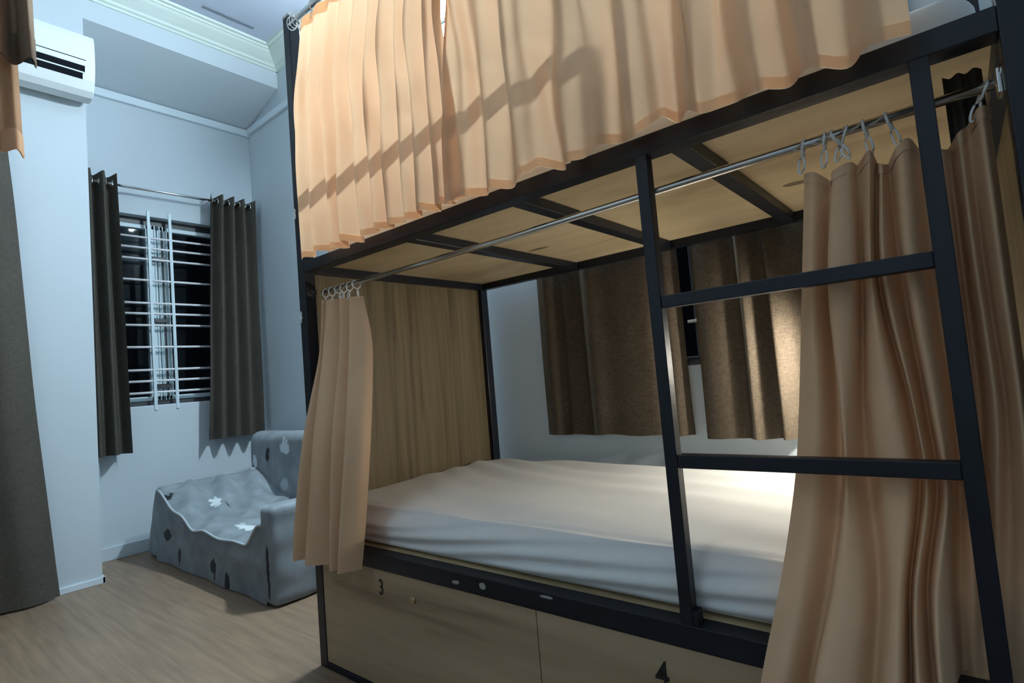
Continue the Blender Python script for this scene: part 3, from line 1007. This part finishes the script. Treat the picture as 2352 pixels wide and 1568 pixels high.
def sofa_mat():
    m, nt, b = new_mat('grey_velour_print')
    tc = nt.nodes.new('ShaderNodeTexCoord')
    n = nt.nodes.new('ShaderNodeTexNoise'); n.inputs['Scale'].default_value = 9; n.inputs['Detail'].default_value = 6
    nt.links.new(tc.outputs['Object'], n.inputs['Vector'])
    r = nt.nodes.new('ShaderNodeValToRGB')
    r.color_ramp.elements[0].position = 0.3; r.color_ramp.elements[1].position = 0.7
    r.color_ramp.elements[0].color = (0.185, 0.215, 0.235, 1); r.color_ramp.elements[1].color = (0.30, 0.335, 0.355, 1)
    nt.links.new(n.outputs['Fac'], r.inputs['Fac'])
    out = r.outputs['Color']
    K = (0.004, 0.005, 0.008); W = (0.72, 0.78, 0.80)
    marks = [((-2.04, 0.19, 0.425), (0.05, 0.05, 0.035), K), ((-2.02, 0.18, 0.18), (0.05, 0.05, 0.035), K),
             ((-1.84, 0.18, 0.075), (0.028, 0.05, 0.045), K), ((-1.368, 0.18, 0.085), (0.045, 0.05, 0.035), K),
             ((-1.345, 0.18, 0.05), (0.012, 0.05, 0.035), K),
             ((-1.18, 0.18, 0.035), (0.028, 0.05, 0.045), K), ((-0.722, 0.17, 0.20), (0.014, 0.05, 0.085), K),
             ((-0.715, 0.17, 0.10), (0.010, 0.05, 0.07), K), ((-1.98, 0.83, 0.573), (0.028, 0.06, 0.055), K),
             ((-1.80, 0.45, 0.30), (0.05, 0.008, 0.05), K), ((-2.13, 0.62, 0.36), (0.07, 0.045, 0.06), K),
             ((-2.20, 0.85, 0.42), (0.08, 0.06, 0.05), K), ((-0.75, 0.42, 0.46), (0.04, 0.03, 0.03), K),
             ((-1.721, 0.82, 0.633), (0.065, 0.08, 0.045), W), ((-1.735, 0.82, 0.685), (0.012, 0.08, 0.02), W),
             ((-1.90, 0.42, 0.30), (0.10, 0.05, 0.06), W), ((-1.29, 0.34, 0.30), (0.14, 0.045, 0.06), W),
             ((-2.17, 0.82, 0.52), (0.03, 0.08, 0.05), W), ((-1.74, 0.82, 0.38), (0.05, 0.07, 0.04), (0.45, 0.50, 0.53))]
    for c, rr, col in marks:
        out = spot(nt, tc, out, c, rr, col, 0.34, 34.0)
    nt.links.new(out, b.inputs['Base Color'])
    b.inputs['Roughness'].default_value = 0.75
    b.inputs['Sheen Weight'].default_value = 0.15
    b.inputs['Sheen Roughness'].default_value = 0.4
    bp = nt.nodes.new('ShaderNodeBump'); bp.inputs['Strength'].default_value = 0.25; bp.inputs['Distance'].default_value = 0.01
    nt.links.new(n.outputs['Fac'], bp.inputs['Height']); nt.links.new(bp.outputs['Normal'], b.inputs['Normal'])
    return m


SM = sofa_mat()
sofa = thing('sofa', 'low grey sofa under a loose printed velour cover in the alcove corner', 'sofa')


def seat_z(x, y):
    u = 0.0
    u += 0.165 * float(sstep(-1.62, -2.17, x)) ** 1.15
    u += 0.10 * float(sstep(-0.98, -0.82, x))
    back = float(sstep(0.5, 0.85, y))
    return 0.285 + u - 0.02 * math.exp(-((x + 1.2) / 0.35) ** 2) * (1 - back) + 0.01 * back


# seat cover: a sagging sheet from arm to arm, rolling over the front edge
nx, nyy = 90, 44
Pg = []
for j in range(nyy + 1):
    v = j / nyy
    row = []
    for i in range(nx + 1):
        u = i / nx
        x = -2.20 + u * (-0.745 + 2.20)
        y = 0.205 + v * (0.90 - 0.205)
        z = seat_z(x, y)
        z += 0.018 * math.sin(25 * (y * 1.2 + x * 0.5) + 2 * math.sin(4 * x)) * float(sstep(-1.3, -1.9, x))
        z += 0.005 * math.sin(30 * (x * 0.6 - y) + 3 * math.sin(5 * y))
        if v < 0.06:
            z -= 0.02 * (1 - v / 0.06) ** 2
        row.append((x, y - (0.012 if v == 0 else 0), z))
    Pg.append(row)
frame_row = [(p[0], 0.200, 0.02) for p in Pg[0]]
mb = MB().grid(Pg)
mb.build('seat_cover', SM, sofa)
# front skirt hanging from the piping to the floor
Pg2 = []
for k in range(14):
    t = k / 13
    row = []
    for i in range(nx + 1):
        x, y, z = Pg[0][i]
        zz = z * (1 - t) + 0.004 * t
        yy = y - 0.004 - 0.012 * t + 0.006 * math.sin(x * 13 + 2 * t) * t + 0.010 * math.exp(-((zz - 0.18) / 0.03) ** 2) * -1 * float(sstep(-1.9, -1.0, x))
        row.append((x, yy, zz))
    Pg2.append(row)
MB().grid(Pg2).build('front_skirt', SM, sofa)
mb = MB().tube([(p[0], p[1] - 0.008, p[2] + 0.002) for p in Pg[0][2:-1]], 0.0065, 8)
pp = mb.build('piping', plain('pale_piping', (0.50, 0.56, 0.58), 0.6), sofa)
pp['label'] = 'pale piping along the seat edge'


def arm(x0, x1, y0, y1, top, flare, r=0.05):
    bm = rbox(x0, x1, y0, y1, 0.003, top, r, 12, 34, 18)

    def fn(x, y, z):
        t = (1 - z / top) if z > 0 else 1
        cx = (x0 + x1) / 2
        dx = flare[0] * t if x < cx else flare[1] * t
        dy = -flare[2] * t if y < (y0 + y1) / 2 else 0
        w = 0.004 * math.sin(24 * y + 9 * z) * t + 0.003 * math.sin(40 * z + 7 * y)
        return (dx + (w if x > cx else -w), dy, -0.02 * float(sstep(0.5, 1.0, (y - y0) / (y1 - y0))) * (z / top) - 0.02 * max(0, -(y - y0 - 0.05)))
    wrinkles(bm, fn)
    return bm_obj(bm, 'arm', SM, sofa)


arm(-2.255, -2.15, 0.19, 0.93, 0.462, (-0.17, 0.0, 0.012), 0.04)
arm(-0.80, -0.672, 0.176, 0.97, 0.462, (0.0, 0.016, 0.006), 0.032)
bm = rbox(-2.29, -0.78, 0.82, 1.01, 0.20, 0.735, 0.07, 60, 12, 26)


def back_fn(x, y, z):
    f = 1 if y < 0.9 else 0
    return (0, (-0.012 * math.sin(3 * x) - 0.006 * math.sin(12 * z + 5 * x)) * f + 0.03 * (z - 0.3) * 0, 0.006 * math.sin(4 * x))


wrinkles(bm, back_fn)
bm_obj(bm, 'backrest', SM, sofa)
bm = rbox(-2.18, -0.76, 0.26, 0.95, 0.004, 0.225, 0.03, 20, 10, 6)
bm_obj(bm, 'base', SM, sofa)

# ------------------------------------------------------------------ curtains of the neighbouring bunk, top left
nb = thing('bunk_bed', 'neighbouring black steel bunk bed standing just outside the left edge of the photo', 'bunk bed', (-0.5, -1.4, 0))
mb = MB()
for (x, y) in ((-0.03, -1.0), (-1.80, -1.0), (-0.03, -1.95), (-1.80, -1.95)):
    MB().box(x, x + PW, y - PW, y, 0, 2.44, 0.003).build('post', P, nb)
for z0, z1 in ((ZU0, ZU1), (ZL0, ZL1)):
    MB().box(-1.755, -0.03, -1.04, -1.005, z0, z1).build('side_rail', P, nb)
    MB().box(-1.755, -0.03, -1.99, -1.955, z0, z1).build('side_rail', P, nb)
    MB().box(-0.025, 0.012, -1.95, -1.045, z0, z1).build('end_rail', P, nb)
for rx in (0.055, 0.112):
    MB().tube([(rx, -1.99, 2.40), (rx, -0.78, 2.40)], 0.0065, 10).build('curtain_rod', M['chrome'], nb)
for ry in (-1.02, -1.97):
    MB().box(0.012, 0.118, ry - 0.01, ry + 0.01, 2.39, 2.41).build('rod_bracket', P, nb)
MB().box(-1.79, -0.03, -1.95, -1.04, 1.4655, 1.478).build('bed_board', M['ply'], nb)
MB().box(-1.79, -0.03, -1.95, -1.04, 0.43, 0.4475).build('bed_board', M['ply'], nb)

t_ = thing('bunk_curtain', 'mocha brown curtain hanging at the top left corner, in front of the air conditioner', 'curtain', (0.1, -0.9, 1.9), 'curtains of the neighbouring bunk')
ys_ = [-1.30, -1.20, -1.12, -1.05, -0.985, -0.93, -0.885, -0.850, -0.820, -0.795, -0.775]
rows = []
for k in range(5):
    t = k / 4
    row = []
    for i, y in enumerate(ys_):
        ye = y + (0.012 * t if i > 7 else 0)
        zz = 2.375 + (1.905 - 2.375) * t - (0.0 if k < 4 else 0.03 * (1 - i / 10) - 0.004 * (i % 2))
        row.append((0.112 + (0.020 if i % 2 else -0.022) * (0.4 + 0.8 * t), ye, zz))
    rows.append(row)
o, G = cloth('curtain_cloth', rows, M['brown_plain'], t_, 6, 6)
hem_band('hem', G, len(G) - 5, len(G) - 1, 0.0015, M['brown_plain'], t_)
t_ = thing('bunk_curtain', 'rust tan curtain end hanging below the mocha one at the left edge', 'curtain', (0.08, -0.9, 1.67), 'curtains of the neighbouring bunk')
rows = []
ys2 = [-1.20, -1.12, -1.05, -0.98, -0.93, -0.885, -0.855, -0.828, -0.808]
for k in range(5):
    t = k / 4
    row = []
    for i, y in enumerate(ys2):
        ye = y + (0.022 * t if i > 5 else 0)
        row.append((0.060 + (0.013 if i % 2 else -0.014) * (0.4 + 0.8 * t), ye, 2.37 + (1.672 - 2.37) * t + (0.006 * math.sin(i * 2.1) if k == 4 else 0)))
    rows.append(row)
o, G = cloth('curtain_cloth', rows, cloth_mat('rust_tan_cloth', (0.52, 0.30, 0.17), 0.25, var=0.04), t_, 6, 6)
hem_band('hem', G, len(G) - 3, len(G) - 1, 0.0015, M['tan'], t_)

# ------------------------------------------------------------------ lamps
tl = thing('tube_light', 'cool white tube light on the back wall, shining through the upper bunk curtains', 'light', (-0.1, YB, 3.12))
TX0, TX1 = -0.30, 0.12
MB().box(TX0 - 0.02, TX1 + 0.02, YB - 0.03, YB - 0.001, 3.02, 3.07, 0.004).build('fixture', M['white'], tl)
MB().tube([(TX0, YB - 0.052, 3.045), (TX1, YB - 0.052, 3.045)], 0.019, 16).build('tube', M['tube'], tl)
for a in (TX0 - 0.02, TX1):
    MB().box(a, a + 0.02, YB - 0.073, YB - 0.03, 3.022, 3.068).build('lamp_holder', M['white'], tl)

cl = thing('ceiling_lamp', 'round cool white ceiling lamp above the aisle, behind the viewer', 'light', (0.9, -2.3, ZC))
MB().tube([(0.9, -2.3, ZC - 0.001), (0.9, -2.3, ZC - 0.03)], [0.17, 0.18], 32).build('rim', M['white'], cl)
MB().tube([(0.9, -2.3, ZC - 0.03), (0.9, -2.3, ZC - 0.05), (0.9, -2.3, ZC - 0.06)], [0.165, 0.15, 0.10], 32).build('diffuser', M['ceil_lamp'], cl)

rl = thing('reading_lamp', 'small warm reading lamp at the far right corner of the lower bunk, behind the curtain', 'lamp', (1.86, YI, 1.0))
bx, by, bz = 1.66, 0.940, 1.00
aim = Vector((-0.66, 0.0, -0.75)).normalized()
B = Vector((bx, by, bz))
MB().tube([(1.93, YI - 0.002, 1.10), (1.90, 0.95, 1.14), (1.82, 0.90, 1.14), tuple(B - aim * 0.075)], 0.006, 10).build('arm', P, rl)
MB().box(1.91, 1.96, YI - 0.02, YI + 0.0, 1.06, 1.14, 0.004).build('clamp', P, rl)
MB().tube([tuple(B - aim * 0.075), tuple(B - aim * 0.070), tuple(B - aim * 0.055), tuple(B - aim * 0.03), tuple(B), tuple(B + aim * 0.012)],
          [0.012, 0.026, 0.042, 0.054, 0.064, 0.068], 28, False).build('lamp_shade', M['white'], rl)
bm = bmesh.new(); bmesh.ops.create_icosphere(bm, subdivisions=3, radius=0.028)
for v in bm.verts:
    v.co += B
bm_obj(bm, 'bulb', M['bulb'], rl)

mk = structure('ceiling_shadow_strip', MB().box(-1.79, -1.77, 0.45, 0.79, ZC - 0.006, ZC - 0.0005, 0.001), plain('grey_ceiling_shadow', (0.22, 0.24, 0.28), 0.7))  # thin grey strip: a shadow-like mark on the ceiling put into colour
